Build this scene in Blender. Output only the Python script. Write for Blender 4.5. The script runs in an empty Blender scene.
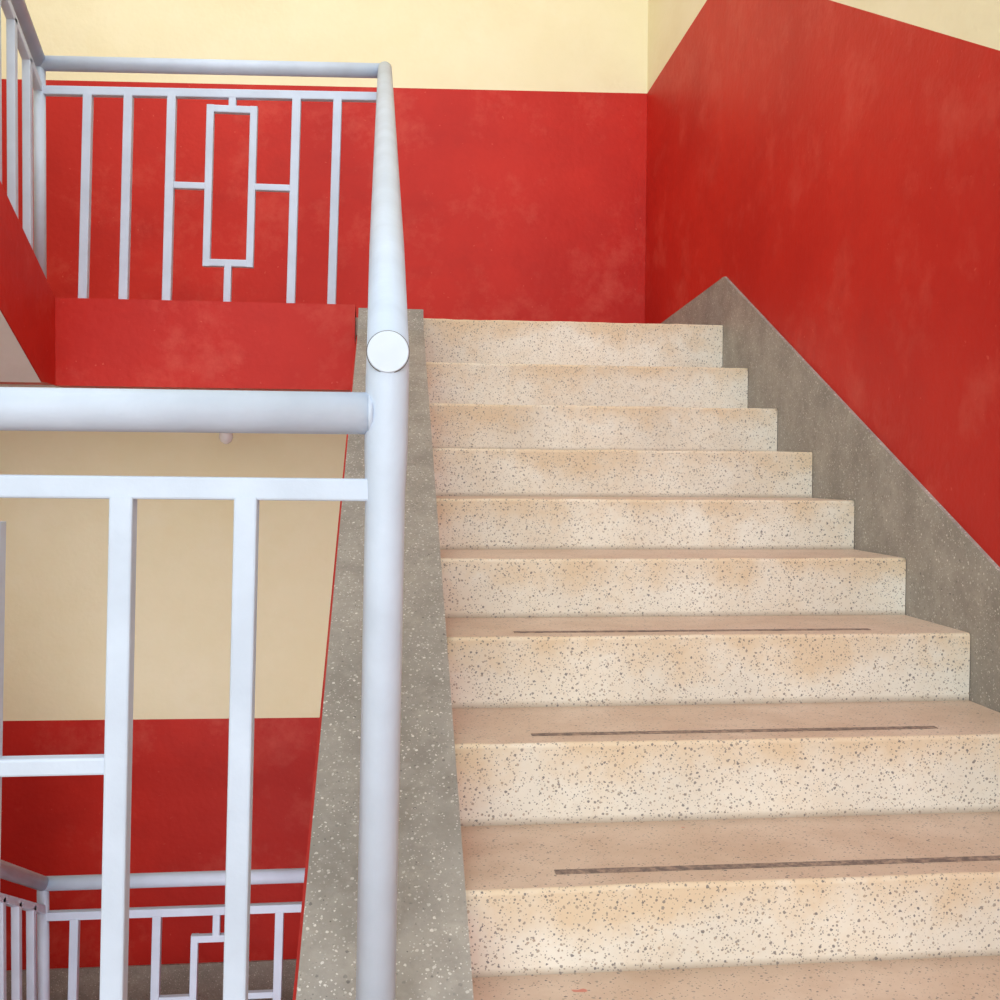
import bpy, bmesh
from math import *
from mathutils import Vector, Matrix, noise as mn
scene=bpy.context.scene
scene.view_settings.view_transform='Standard'
ZC=0.953; S=0.5114; FF=6*S; Y1=4.014; RUN=.3
XR=1.286; XK=.116; XKL=-.127; XS=-1.224; XLW=-2.42; YB=5.187; YN=1.3587
YF0=-1.6   # front extent of the building
BT=1.8691+ZC
HS=[h+ZC for h in (.5807,.3836,.2189,.0682,-.0730,-.2095,-.3522,-.5032,-.6537,-.7899)]
LZ=HS[0]; HFT=.6231+ZC; HFB=.3045+ZC
LOWD=.12   # the lower half landing sits a little lower

def lin(c):
    c=[x/255 for x in c]
    return tuple((x/12.92 if x<=.04045 else ((x+.055)/1.055)**2.4) for x in c)+(1,)
# ---------------- materials
def newmat(n):
    m=bpy.data.materials.new(n); m.use_nodes=True
    nt=m.node_tree; b=nt.nodes['Principled BSDF']; return m,nt,b
def node(nt,t,**k):
    n=nt.nodes.new(t)
    for a,v in k.items(): setattr(n,a,v)
    return n
def noise(nt,vec,scale,detail=4,rough=.55):
    n=node(nt,'ShaderNodeTexNoise'); n.inputs['Scale'].default_value=scale; n.inputs['Detail'].default_value=detail; n.inputs['Roughness'].default_value=rough
    nt.links.new(vec,n.inputs['Vector']); return n.outputs['Fac']
def ramp(nt,fac,stops):
    r=node(nt,'ShaderNodeValToRGB'); e=r.color_ramp.elements
    while len(e)<len(stops): e.new(.5)
    for i,(p,c) in enumerate(stops):
        e[i].position=p; e[i].color=c if len(c)==4 else tuple(c)+(1,)
    nt.links.new(fac,r.inputs[0]); return r.outputs[0]
def mix(nt,f,a,b,mode='MIX'):
    m=node(nt,'ShaderNodeMix',data_type='RGBA',blend_type=mode)
    for s,v in ((m.inputs[0],f),(m.inputs[6],a),(m.inputs[7],b)):
        if hasattr(v,'links'): nt.links.new(v,s)
        else: s.default_value=v
    return m.outputs[2]
def math_(nt,op,a,b=0.):
    m=node(nt,'ShaderNodeMath',operation=op)
    for s,v in ((m.inputs[0],a),(m.inputs[1],b)):
        if hasattr(v,'links'): nt.links.new(v,s)
        else: s.default_value=v
    return m.outputs[0]
def bump(nt,b,h,strength=.2,dist=.003):
    n=node(nt,'ShaderNodeBump'); n.inputs['Strength'].default_value=strength; n.inputs['Distance'].default_value=dist
    nt.links.new(h,n.inputs['Height']); nt.links.new(n.outputs[0],b.inputs['Normal'])
def coord(nt): return node(nt,'ShaderNodeTexCoord').outputs['Object']
def stretch(nt,v,sc,rot=(0,0,0)):
    mp=node(nt,'ShaderNodeMapping'); mp.inputs['Scale'].default_value=sc; mp.inputs['Rotation'].default_value=rot
    nt.links.new(v,mp.inputs['Vector']); return mp.outputs[0]

def paint(name,c1,c2,c3,c4,rough=.55,scuff=.25,spec=.3):
    m,nt,b=newmat(name); v=coord(nt)
    col=ramp(nt,noise(nt,v,1.1,6,.6),[(.36,c1),(.64,c2)])
    s=ramp(nt,noise(nt,v,3.2,8,.72),[(.52,(0,0,0)),(.80,(1,1,1))])
    col=mix(nt,math_(nt,'MULTIPLY',s,scuff),col,c3)
    s3=ramp(nt,noise(nt,stretch(nt,v,(1,1,1.4)),2.3,7,.7),[(.50,(0,0,0)),(.78,(1,1,1))])
    col=mix(nt,math_(nt,'MULTIPLY',s3,scuff*.9),col,c4)
    s2=ramp(nt,noise(nt,stretch(nt,v,(3,3,.7)),9,8,.75),[(.66,(0,0,0)),(.74,(1,1,1))])
    col=mix(nt,math_(nt,'MULTIPLY',s2,scuff*.5),col,c3)
    s4=ramp(nt,noise(nt,v,55,2,.5),[(.74,(0,0,0)),(.77,(1,1,1))])
    col=mix(nt,math_(nt,'MULTIPLY',s4,scuff*.8),col,c3)
    nt.links.new(col,b.inputs['Base Color']); b.inputs['Roughness'].default_value=rough
    b.inputs['Specular IOR Level'].default_value=spec
    h=math_(nt,'ADD',noise(nt,v,42,4),math_(nt,'MULTIPLY',noise(nt,v,7,3),2.))
    bump(nt,b,h,.35,.004)
    return m
M_RED=paint('red_paint',lin((184,33,24)),lin((200,43,31)),lin((220,108,92)),lin((166,32,27)),.52,.48,.25)
M_CREAM=paint('cream_paint',lin((236,226,188)),lin((242,234,202)),lin((246,241,220)),lin((222,208,166)),.6,.28)
M_WHITE=paint('white_soffit_paint',lin((222,222,222)),lin((236,235,232)),lin((205,203,200)),lin((196,194,190)),.7,.3)

def terrazzo(name,base,stain,chips,scale=75,amount=.55,riser=False,rough=.5,bmp=.15,rmax=.3,rmin=.08,grime=None):
    m,nt,b=newmat(name); v=coord(nt)
    col=ramp(nt,noise(nt,v,3.2,6,.6),[(.35,base[0]),(.65,base[1])])
    st=ramp(nt,noise(nt,v,7,6,.7),[(.42,(0,0,0)),(.72,(1,1,1))])
    if riser:
        at=node(nt,'ShaderNodeAttribute',attribute_name='rise')
        sep=node(nt,'ShaderNodeSeparateColor'); nt.links.new(at.outputs['Color'],sep.inputs[0])
        hgt=sep.outputs[0]
        wob=math_(nt,'ADD',hgt,math_(nt,'MULTIPLY',math_(nt,'SUBTRACT',noise(nt,v,5,6,.65),.5),2.4))
        top=ramp(nt,wob,[(.45,(0,0,0)),(1.0,(1,1,1))])
        low=ramp(nt,hgt,[(.0,(1,1,1)),(.10,(0,0,0))])
        col=mix(nt,math_(nt,'MULTIPLY',st,.35),col,stain)
        col=mix(nt,math_(nt,'MULTIPLY',top,.68),col,stain)
        col=mix(nt,math_(nt,'MULTIPLY',low,.65),col,lin((150,130,105)))
        dirt=ramp(nt,noise(nt,v,17,8,.75),[(.58,(0,0,0)),(.74,(1,1,1))])
        col=mix(nt,math_(nt,'MULTIPLY',dirt,.22),col,lin((170,146,118)))
    else:
        col=mix(nt,math_(nt,'MULTIPLY',st,.6),col,stain)
    vr=stretch(nt,v,(1,1,1),(.61,.37,.83))   # chips cut at random angles
    for sc,am,thr in ((scale,amount,rmax),(scale*1.8,amount,rmax)):
        vo=node(nt,'ShaderNodeTexVoronoi'); vo.inputs['Scale'].default_value=sc; nt.links.new(vr,vo.inputs['Vector'])
        sp=node(nt,'ShaderNodeSeparateColor'); nt.links.new(vo.outputs['Color'],sp.inputs[0])
        rad=math_(nt,'MULTIPLY',sp.outputs[1],thr)
        d=math_(nt,'ADD',vo.outputs['Distance'],math_(nt,'MULTIPLY',math_(nt,'SUBTRACT',noise(nt,vr,sc*2.2,1),.5),.5))
        inside=math_(nt,'LESS_THAN',d,math_(nt,'ADD',rad,rmin))
        pick=math_(nt,'LESS_THAN',sp.outputs[0],am)
        k=math_(nt,'MULTIPLY',inside,pick)
        cc=ramp(nt,sp.outputs[2],[(0,chips[0]),(.5,chips[1]),(1,chips[2])])
        col=mix(nt,math_(nt,'MULTIPLY',k,.8),col,cc)
    if grime:
        g=ramp(nt,noise(nt,v,11,9,.75),[(.45,(0,0,0)),(.70,(1,1,1))])
        col=mix(nt,math_(nt,'MULTIPLY',g,.55),col,grime)
        g=ramp(nt,noise(nt,v,26,6,.7),[(.52,(0,0,0)),(.70,(1,1,1))])
        col=mix(nt,math_(nt,'MULTIPLY',g,.4),col,lin((178,172,162)))
    else:
        g=ramp(nt,noise(nt,v,21,2,.5),[(.775,(0,0,0)),(.79,(1,1,1))])
        col=mix(nt,math_(nt,'MULTIPLY',g,.6),col,lin((196,60,48)))
    nt.links.new(col,b.inputs['Base Color']); b.inputs['Roughness'].default_value=rough
    b.inputs['Specular IOR Level'].default_value=.3
    bump(nt,b,noise(nt,v,120,3),bmp,.002)
    return m
CH=(lin((80,80,88)),lin((138,130,124)),lin((172,152,130)))
M_RISER=terrazzo('cream_terrazzo_riser',(lin((220,213,199)),lin((235,230,217))),lin((214,186,147)),CH,135,.62,riser=True,rmin=.09)
M_TREAD=terrazzo('worn_terrazzo_tread',(lin((199,174,152)),lin((212,191,172))),lin((184,153,130)),CH,135,.42,rmin=.07)
M_GREY=terrazzo('grey_terrazzo',(lin((148,143,135)),lin((166,160,151))),lin((130,124,116)),(lin((84,80,78)),lin((205,200,192)),lin((232,228,220))),120,.6,rmax=.28,grime=lin((118,112,104)),bmp=.4)
def simple(name,c,rough=.4,bm=None,c2=None):
    m,nt,b=newmat(name); v=coord(nt)
    c2=c2 or tuple(x*.9 for x in c[:3])+(1,)
    nt.links.new(ramp(nt,noise(nt,v,9,4),[(.35,c2),(.65,c)]),b.inputs['Base Color']); b.inputs['Roughness'].default_value=rough
    if bm: bump(nt,b,noise(nt,v,bm,3),.3,.002)
    return m
M_RAIL=simple('pale_blue_enamel',lin((195,208,227)),.5,60)
M_BULB=simple('milky_glass',lin((235,235,235)),.2)
M_CAP=simple('white_cap_paint',lin((206,217,232)),.5,40)
M_DARK=simple('chipped_seam',lin((100,98,100)),.7)
m,nt,b_=newmat('dark_grit_strip'); v=coord(nt)
f=ramp(nt,noise(nt,v,60,5,.7),[(.42,(0,0,0)),(.64,(1,1,1))])
nt.links.new(mix(nt,f,lin((108,94,88)),lin((168,144,126))),b_.inputs['Base Color']); b_.inputs['Roughness'].default_value=.85
M_STRIP=m

# ---------------- mesh builder
class MB:
    def __init__(s): s.bm=bmesh.new(); s.mats=[]
    def mi(s,m):
        if m not in s.mats: s.mats.append(m)
        return s.mats.index(m)
    def face(s,pts,m,smooth=False):
        f=s.bm.faces.new([s.bm.verts.new(p) for p in pts]); f.material_index=s.mi(m); f.smooth=smooth; return f
    def box(s,a,b,m):
        x0,y0,z0=a;x1,y1,z1=b
        s.prism([(y0,z0),(y1,z0),(y1,z1),(y0,z1)],x0,x1,m)
    def prism(s,yz,x0,x1,m):
        n=len(yz); A=[s.bm.verts.new((x0,y,z)) for y,z in yz]; B=[s.bm.verts.new((x1,y,z)) for y,z in yz]
        k=s.mi(m); fs=[s.bm.faces.new(A),s.bm.faces.new(B[::-1])]
        for i in range(n):
            j=(i+1)%n; fs.append(s.bm.faces.new([A[i],B[i],B[j],A[j]]))
        for f in fs: f.material_index=k
        return fs
    def bar(s,p,q,w,m,h=None,bev=.003):
        p=Vector(p);q=Vector(q);h=h or w; d=(q-p).normalized()
        up=Vector((0,0,1)) if abs(d.z)<.9 else Vector((0,1,0))
        r=d.cross(up).normalized(); u=r.cross(d).normalized()
        k=s.mi(m); prof=[]
        for sx,sy,a0 in ((-1,-1,180),(1,-1,270),(1,1,0),(-1,1,90)):
            cx,cy=sx*(w/2-bev),sy*(h/2-bev)
            for t in (0,45,90):
                a=radians(a0+t); prof.append((cx+bev*cos(a),cy+bev*sin(a)))
        A=[s.bm.verts.new(p+r*x+u*y) for x,y in prof]; B=[s.bm.verts.new(q+r*x+u*y) for x,y in prof]
        fs=[s.bm.faces.new(A),s.bm.faces.new(B[::-1])]; n=len(prof)
        for i in range(n): fs.append(s.bm.faces.new([A[i],B[i],B[(i+1)%n],A[(i+1)%n]]))
        for f in fs: f.material_index=k
    def tube(s,pts,r,m,seg=28,caps=True):
        pts=[Vector(p) for p in pts]; rs=r if isinstance(r,(list,tuple)) else [r]*len(pts); k=s.mi(m); rings=[]
        for i,p in enumerate(pts):
            if i==0: d=pts[1]-p
            elif i==len(pts)-1: d=p-pts[i-1]
            else: d=(pts[i+1]-p).normalized()+(p-pts[i-1]).normalized()
            d.normalize()
            up=Vector((0,0,1)) if abs(d.z)<.9 else Vector((0,1,0))
            a=d.cross(up).normalized(); b=a.cross(d)
            rings.append([s.bm.verts.new(p+(a*cos(t)+b*sin(t))*rs[i]) for t in [2*pi*j/seg for j in range(seg)]])
        for A,B in zip(rings,rings[1:]):
            for j in range(seg):
                f=s.bm.faces.new([A[j],A[(j+1)%seg],B[(j+1)%seg],B[j]]); f.material_index=k; f.smooth=True
        if caps:
            for c in (rings[0][::-1],rings[-1]):
                f=s.bm.faces.new(c); f.material_index=k
    def lean(s,kx,z0):
        for v in s.bm.verts: v.co.x+=kx*(v.co.z-z0)
    def done(s,name,parent=None):
        bmesh.ops.recalc_face_normals(s.bm,faces=s.bm.faces)
        me=bpy.data.meshes.new(name); s.bm.to_mesh(me); s.bm.free()
        for m in s.mats: me.materials.append(m)
        o=bpy.data.objects.new(name,me); scene.collection.objects.link(o)
        if parent: o.parent=parent
        return o

# ---------------- walls
ZLOW=-FF-.25; ZTOP=4.75
WXB=1.258
b=MB()
XA,XB_=XLW-.2,1.5
def bt(x): return BT-.030+.052*(x+1.1)/2.36
def btl(x): return BT-FF-.012-.010*(x+1.3)/1.1 if x<0 else BT-FF-.024
def strip(za,zb,m):
    b.face([(XA,YB,za(XA)),(XB_,YB,za(XB_)),(XB_,YB,zb(XB_)),(XA,YB,zb(XA))],m)
strip(lambda x:ZLOW,btl,M_RED); strip(btl,lambda x:LZ-.1,M_CREAM); strip(lambda x:LZ-.1,bt,M_RED); strip(bt,lambda x:ZTOP,M_CREAM)
b.box((XA,YB+.01,ZLOW),(XB_,YB+.2,ZTOP),M_CREAM)
b.done('wall_back')
b=MB(); XW=XR+.012
SKI=.188; BND=1.302
def rline(y,off,s=S): return LZ+off+s*(y-Y1)
def wx(y): return XW if y<=Y1+.05 else XW+(WXB-XW)*(y-Y1-.05)/(YB-Y1-.05)
def rw(poly,m): b.face([(wx(y),y,z) for y,z in poly],m)
y0=YF0; ya=Y1+.05; BS=S+.048; apex=rline(ya,BND+.066,BS); zf=rline(y0,BND+.066,BS); zc=bt(WXB)
rw([(y0,ZLOW),(ya,ZLOW),(ya,apex),(y0,zf)],M_RED)
rw([(ya,ZLOW),(YB,ZLOW),(YB,zc),(ya,apex)],M_RED)
rw([(y0,zf),(ya,apex),(ya,ZTOP),(y0,ZTOP)],M_CREAM)
rw([(ya,apex),(YB,zc),(YB,ZTOP),(ya,ZTOP)],M_CREAM)
b.box((XW+.02,YF0,ZLOW),(1.5,YB,ZTOP),M_CREAM)
b.done('wall_right')
b=MB()
b.box((XLW-.2,YF0,ZLOW),(XLW,YB,ZTOP),M_CREAM)
b.box((XLW,YF0,ZLOW),(XLW+.004,YB,BT-FF),M_RED)
b.done('wall_left')
b=MB(); b.box((XLW-.2,2.2,ZTOP),(1.5,YB+.2,ZTOP+.15),M_WHITE); b.done('ceiling')
b=MB(); b.box((XLW-.2,YF0-3,ZLOW-.2),(1.5,YB+.2,ZLOW),M_GREY); b.done('floor')

b=MB(); ys=1.1; TH=.011
def skpanel(poly,topedge):
    F_=[(wx(y)-TH,y,z) for y,z in poly]; b.face(F_,M_GREY)
    i,j=topedge
    (y1,z1),(y2,z2)=poly[i],poly[j]
    b.face([F_[i],(wx(y1),y1,z1),(wx(y2),y2,z2),F_[j]],M_GREY)
skpanel([(ys,-.1),(ys,rline(ys,SKI)),(Y1,rline(Y1,SKI)),(Y1,LZ-.35)],(1,2))
skpanel([(Y1,LZ-.35),(Y1,LZ+SKI),(YB,LZ+.10),(YB,LZ-.1)],(1,2))
b.done('baseboard_right')
b=MB(); b.box((XLW,YB-.012,LZ-.02),(WXB,YB,LZ+.10),M_GREY); b.done('baseboard_back')
b=MB(); b.box((XLW,YB-.012,LZ-FF-LOWD-.02),(WXB,YB,LZ-FF+.08),M_GREY); b.done('baseboard_back_lower')

# ---------------- flights
def steps_mesh(x0,x1,hs,zoff,base):
    b=MB(); bm=b.bm
    lay=bm.loops.layers.float_color.new('rise')
    R=.008; NX=60
    xs=[x0+(x1-x0)*k/NX for k in range(NX+1)]
    def jit(x,i,w):   # worn, slightly irregular nosing line
        e=mn.noise(Vector((x*5,i*3.7,0)))*.0022+mn.noise(Vector((x*23,i*5.1,4)))*.0014
        return e*w
    def strip(p0,p1,m,h0,h1,i,w0=0,w1=0,smooth=False):
        for xa,xb in zip(xs,xs[1:]):
            pts=[]
            for x,p,w in ((xa,p0,w0),(xb,p0,w0),(xb,p1,w1),(xa,p1,w1)):
                e=jit(x,i,w); pts.append((x,p[0]-e*.6,p[1]+e))
            f=bm.faces.new([bm.verts.new(q) for q in pts]); f.material_index=b.mi(m); f.smooth=smooth
            for l,h in zip(f.loops,(h0,h0,h1,h1)): l[lay]=(h,h,h,1)
    n=len(hs); allz=list(hs)+[base]
    prof=[]
    for i in range(n):
        y=Y1-RUN*i; zt=allz[i]+zoff; zb=allz[i+1]+zoff
        zm=zt-R-.03
        strip((y,zb),(y,zm),M_RISER,0,.75,i)
        strip((y,zm),(y,zt-R),M_RISER,.75,.93,i,0,1)
        a=[(y+R-R*cos(t),zt-R+R*sin(t)) for t in [j*pi/8 for j in range(5)]]
        for p,q in zip(a,a[1:]): strip(p,q,M_RISER,.95,.97,i,1,1,True)
        yb=(y+RUN) if i>0 else y+.25
        strip((y+R,zt),(y+R+.03,zt),M_TREAD,.5,.5,i,1,0)
        strip((y+R+.03,zt),(yb,zt),M_TREAD,.5,.5,i)
        prof+= [(yb,zt)]+a[::-1]+[(y,zb)]
        if i>=6:
            b.box((x0+.152,y+.056,zt+.0002),(x0+.965,y+.074,zt+.0014),M_STRIP)
    yl=Y1-RUN*(n-1)
    poly=prof+[(yl,base+zoff-.15),(Y1+.25,hs[0]+zoff-.3)]
    for x in (x0,x1):
        f=bm.faces.new([bm.verts.new((x,y,z)) for y,z in poly]); f.material_index=b.mi(M_TREAD)
    f=bm.faces.new([bm.verts.new(p) for p in ((x0,yl,base+zoff-.15),(x1,yl,base+zoff-.15),(x1,Y1+.25,hs[0]+zoff-.3),(x0,Y1+.25,hs[0]+zoff-.3))]); f.material_index=b.mi(M_WHITE)
    bmesh.ops.remove_doubles(bm,verts=bm.verts,dist=.0002)
    return b
def kerb(b,zoff):
    ks=.499; zk=.565+ZC+zoff
    def kz(y): return zk+ks*(y-Y1)
    yb=1.30; yt=3.93
    top=[(yb,kz(yb)),(yt,kz(yt)),(Y1-.02,HFT-.012+zoff),(Y1+.14,HFT-.012+zoff)]
    b.prism(top+[(Y1+.14,LZ-.1+zoff),(Y1-.02,kz(Y1)-.06),(yt,kz(yt)-.045),(yb,kz(yb)-.045)],XKL,XK-.0005,M_GREY)
    b.prism([(yb,kz(yb)-.05),(yt,kz(yt)-.05),(Y1+.02,kz(Y1)-.05),(Y1+.02,HFB+zoff),(3.85,HFB+zoff),(yb,kz(yb)-.42)],XKL-.009,XK-.001,M_RED)
for zo in (0,-FF):
    b=steps_mesh(XK,XR-.0005,HS,zo,0.0); kerb(b,zo); b.done('staircase')
def left_flight(zl):
    b=MB(); n=10; r=FF/2/n
    pts=[(Y1,zl-.1),(Y1,zl)]
    for i in range(n):
        y=Y1-RUN*i; pts+=[(y,zl+r*(i+1)),(y-RUN if i<n-1 else y-.1,zl+r*(i+1))]
    ye=pts[-1][0]
    soff=[(ye,zl+FF/2-.42),(3.843,zl+HFB-LZ),(Y1,zl+HFB-LZ)]
    b.prism(pts+soff,XLW+.006,XS-.2,M_TREAD)
    zt=zl+HFT-LZ; yb=1.31
    b.prism([(Y1-.02,zt),(yb,zt+S*(Y1-yb)),(yb,zt+S*(Y1-yb)-.43),(3.843,zl+HFB-LZ),(Y1-.02,zl+HFB-LZ)],XS-.2,XS,M_RED)
    y2,z2=yb,zt+S*(Y1-yb)-.43
    b.face([(XLW+.01,3.843,zl+HFB-LZ-.003),(XS-.002,3.843,zl+HFB-LZ-.003),(XS-.002,y2,z2-.003),(XLW+.01,y2,z2-.003)],M_WHITE)
    b.done('staircase')
left_flight(LZ); left_flight(LZ-FF)

# ---------------- half landings at the back
for zo,dz in ((0,0),(-FF,LOWD)):
    b=MB()
    b.box((XLW+.006,Y1+.02,LZ-.12+zo-dz),(WXB-.001,YB-.001,LZ+zo-dz),M_TREAD)
    b.box((XLW+.006,Y1+.02,HFB+zo-dz),(WXB-.001,YB-.001,LZ-.12+zo-dz),M_WHITE)
    b.box((XS-.004,Y1-.02,HFB-.001+zo),(XKL-.013,Y1+.12,HFT+zo),M_RED)
    b.done('landing_slab')
b=MB()
b.box((XLW+.006,YF0,-.3),(XR-.006,1.30,-.0005),M_TREAD)
b.box((XS,1.30,-.32),(XKL-.013,1.42,.042),M_RED)
b.done('floor_landing')

# ---------------- railings
RR=.027; BW=.032
PX=[-.2141,-.366,-.822,-.978,-1.1229]; RX=(-.522,-.681)
def flat_railing(y,zr,xoff,xl,xr,kx,base,lsag=0.,rr=RR,BW=BW,RT=.142,SECOND=.100,RBm=.755,CR=.455,s2=0):
    b=MB()
    z=lambda x: zr-lsag*(xr-x)/(xr-xl)
    b.tube([(xl,y,z(xl)),(xr,y,z(xr))],rr,M_RAIL)
    b.bar((xl,y,z(xl)-SECOND+s2),(xr,y,z(xr)-SECOND),BW*.9,M_RAIL,h=BW)
    for x in PX:
        x+=xoff
        b.bar((x,y,z(x)-SECOND-.01),(x,y,zr-base),BW,M_RAIL)
    r0,r1=RX[0]+xoff,RX[1]+xoff; w=BW*.85
    zt=zr-RT-w/2-lsag*.5; zb=zr-RBm+w/2
    for x in (r0,r1): b.bar((x,y,zt+w/2),(x,y,zb-w/2),w,M_RAIL)
    for zz in (zt,zb): b.bar((r1+.005,y,zz),(r0-.005,y,zz),w*.98,M_RAIL)
    xm=(r0+r1)/2
    b.bar((xm,y,z(xm)-SECOND),(xm,y,zt),w,M_RAIL); b.bar((xm,y,zb),(xm,y,zr-base),w,M_RAIL)
    b.bar((r0,y,zr-CR),(PX[1]+xoff,y,zr-CR),w*.9,M_RAIL); b.bar((r1,y,zr-CR-.003),(PX[2]+xoff,y,zr-CR-.003),w*.9,M_RAIL)
    b.lean(kx,zr)
    return b
P0=Vector((-.0056,YN,.157+ZC)); P1=Vector((-.033,Y1+.01,1.5146+ZC))
ZN=.0735+ZC
b=flat_railing(YN,ZN,.0335,XS-.03,-.028,.0214,ZN-.042,BW=.0288,SECOND=.098,CR=.446,s2=.006,RT=.140)
lean=.0148
def px(z): return -.0056+lean*(z-P0.z)
zz=[0,ZN-.10,ZN-.075,ZN-.05,ZN+.05,P0.z-.005]
b.tube([(px(z),YN,z) for z in zz],[RR*.95,RR*.95,RR*.99,RR*1.03,RR*1.03,RR],M_RAIL)
b.tube([(-.031+.001,YN,ZN),(-.024,YN,ZN)],[RR*1.05,RR*.9],M_RAIL)
b.done('stair_railing')
def slope_rail(zo):
    b=MB(); d=(P1-P0); u=d.normalized(); off=Vector((0,0,zo))
    a=P0-u*.012+off; e=P1+off
    b.tube([a,a+u*.5,e],[RR*1.0,RR*1.08,RR*.98],M_RAIL)
    cz=a.z-.002
    b.tube([(a.x,a.y-.0195,cz),(a.x,a.y-.018,cz),(a.x,a.y+.02,cz)],[RR*.93,RR*.97,RR*.97],M_CAP,seg=40)
    b.tube([(a.x,a.y-.0155,cz),(a.x,a.y-.013,cz)],RR*1.01,M_DARK,seg=40)
    b.tube([(a.x,a.y-.013,cz),(a.x,a.y+.03,cz)],RR*1.0,M_RAIL,seg=40)
    dz=Vector((0,0,-.11))
    b.bar(P0+off+dz+u*.02,P1+off+dz,BW*.8,M_RAIL)
    y=YN+.16
    while y<Y1-.08:
        t=(y-P0.y)/d.y; p=P0+d*t+off
        kz=.565+ZC+.499*(y-Y1)+zo
        b.bar((p.x,y,p.z-.11),(p.x,y,kz-.01),BW*.8,M_RAIL); y+=.15
    b.tube([(P1.x,P1.y,HFT-.02+zo),(P1.x,P1.y,P1.z+zo)],RR*.8,M_RAIL)
    b.tube([(P1.x,P1.y,P1.z+zo-.001),(P1.x,P1.y,P1.z+zo+RR*.6),(P1.x,P1.y,P1.z+zo+RR*.95)],[RR,RR*.8,RR*.2],M_RAIL)
    return b
slope_rail(0).done('stair_railing'); slope_rail(-FF).done('stair_railing')
XFR=XS-.068
for zo,sag,xo,rt,sec in ((0,.030,.008,.142,.100),(-FF,0,-.050,.215,.122)):
    yr=Y1+.03
    b=flat_railing(yr,P1.z+zo,xo,XFR,P1.x,.027,P1.z-HFT,sag,RT=rt,SECOND=sec)
    b.done('stair_railing')
    b=MB(); zl=P1.z+zo-sag
    b.tube([(XFR,yr,HFT+zo-.01),(XFR,yr,zl)],RR*.8,M_RAIL)
    ye=1.4
    def rz(y): return zl+S*(yr-y)
    b.tube([(XFR,yr,zl),(XFR,ye,rz(ye))],RR,M_RAIL)
    b.bar((XFR,yr,zl-.10),(XFR,ye,rz(ye)-.10),BW*.9,M_RAIL)
    y=yr-.13
    while y>ye:
        b.bar((XFR,y,rz(y)-.10),(XFR,y,HFT+zo+S*(Y1-y)-.015),BW*.9,M_RAIL); y-=.15
    b.tube([(XFR,ye,HFT+zo+S*(Y1-ye)-.015),(XFR,ye,rz(ye))],RR*.8,M_RAIL)
    b.done('stair_railing')

# ---------------- bulb under the half landing
b=MB(); cx,cy=-.738,4.8
b.tube([(cx,cy,HFB),(cx,cy,HFB-.012)],.045,M_CAP); b.tube([(cx,cy,HFB),(cx,cy,HFB-.10)],.006,M_CAP)
b.tube([(cx,cy,HFB-.085),(cx,cy,HFB-.12)],.018,M_CAP)
pr=[(0.012,-.115),(.02,-.125),(.03,-.145),(.031,-.16),(.024,-.178),(.01,-.188),(.002,-.19)]
b.tube([(cx,cy,HFB+z) for r,z in pr],[r for r,z in pr],M_BULB)
b.done('ceiling_lamp')

# ---------------- light
w=bpy.data.worlds.new('World'); scene.world=w; w.use_nodes=True
nt=w.node_tree; bg=nt.nodes['Background']
bg.inputs[0].default_value=(.85,.93,1.0,1); bg.inputs[1].default_value=1.45
def area(name,loc,rot,size,sy,e,col):
    l=bpy.data.lights.new(name,'AREA'); l.shape='RECTANGLE'; l.size=size; l.size_y=sy; l.energy=e; l.color=col
    o=bpy.data.objects.new(name,l); scene.collection.objects.link(o); o.location=loc; o.rotation_euler=rot; return o
area('front_fill_lamp',(-.6,-5.5,2.8),(radians(82),0,0),6,4.5,295,(.96,.985,1))  # unseen area lamp added behind the camera, stands in for assumed daylight
area('lower_fill_lamp',(-.7,-1.0,-1.3),(radians(96),0,0),3.2,1.6,140,(.95,.98,1))  # unseen fill lamp, added to brighten the lower back wall
area('stairwell_fill_lamp',(-.5,2.9,4.6),(radians(20),0,radians(-12)),3.2,1.2,50,(.97,.985,1))  # added lamp below the closed ceiling, lifts the back of the stairwell

# ---------------- camera
yaw,pitch,roll=.1028,-.0269,.0073
F=Vector((sin(yaw)*cos(pitch),cos(yaw)*cos(pitch),sin(pitch)))
R=Vector((cos(yaw),-sin(yaw),0)); U=R.cross(F)
R2=R*cos(roll)+U*sin(roll); U2=U*cos(roll)-R*sin(roll)
c=bpy.data.cameras.new('camera'); co=bpy.data.objects.new('camera',c); scene.collection.objects.link(co)
c.sensor_width=36; c.lens=1050/1000*36; c.clip_start=.02
m=Matrix((R2,U2,-F)).transposed().to_4x4(); m.translation=Vector((0,0,ZC)); co.matrix_world=m
scene.camera=co
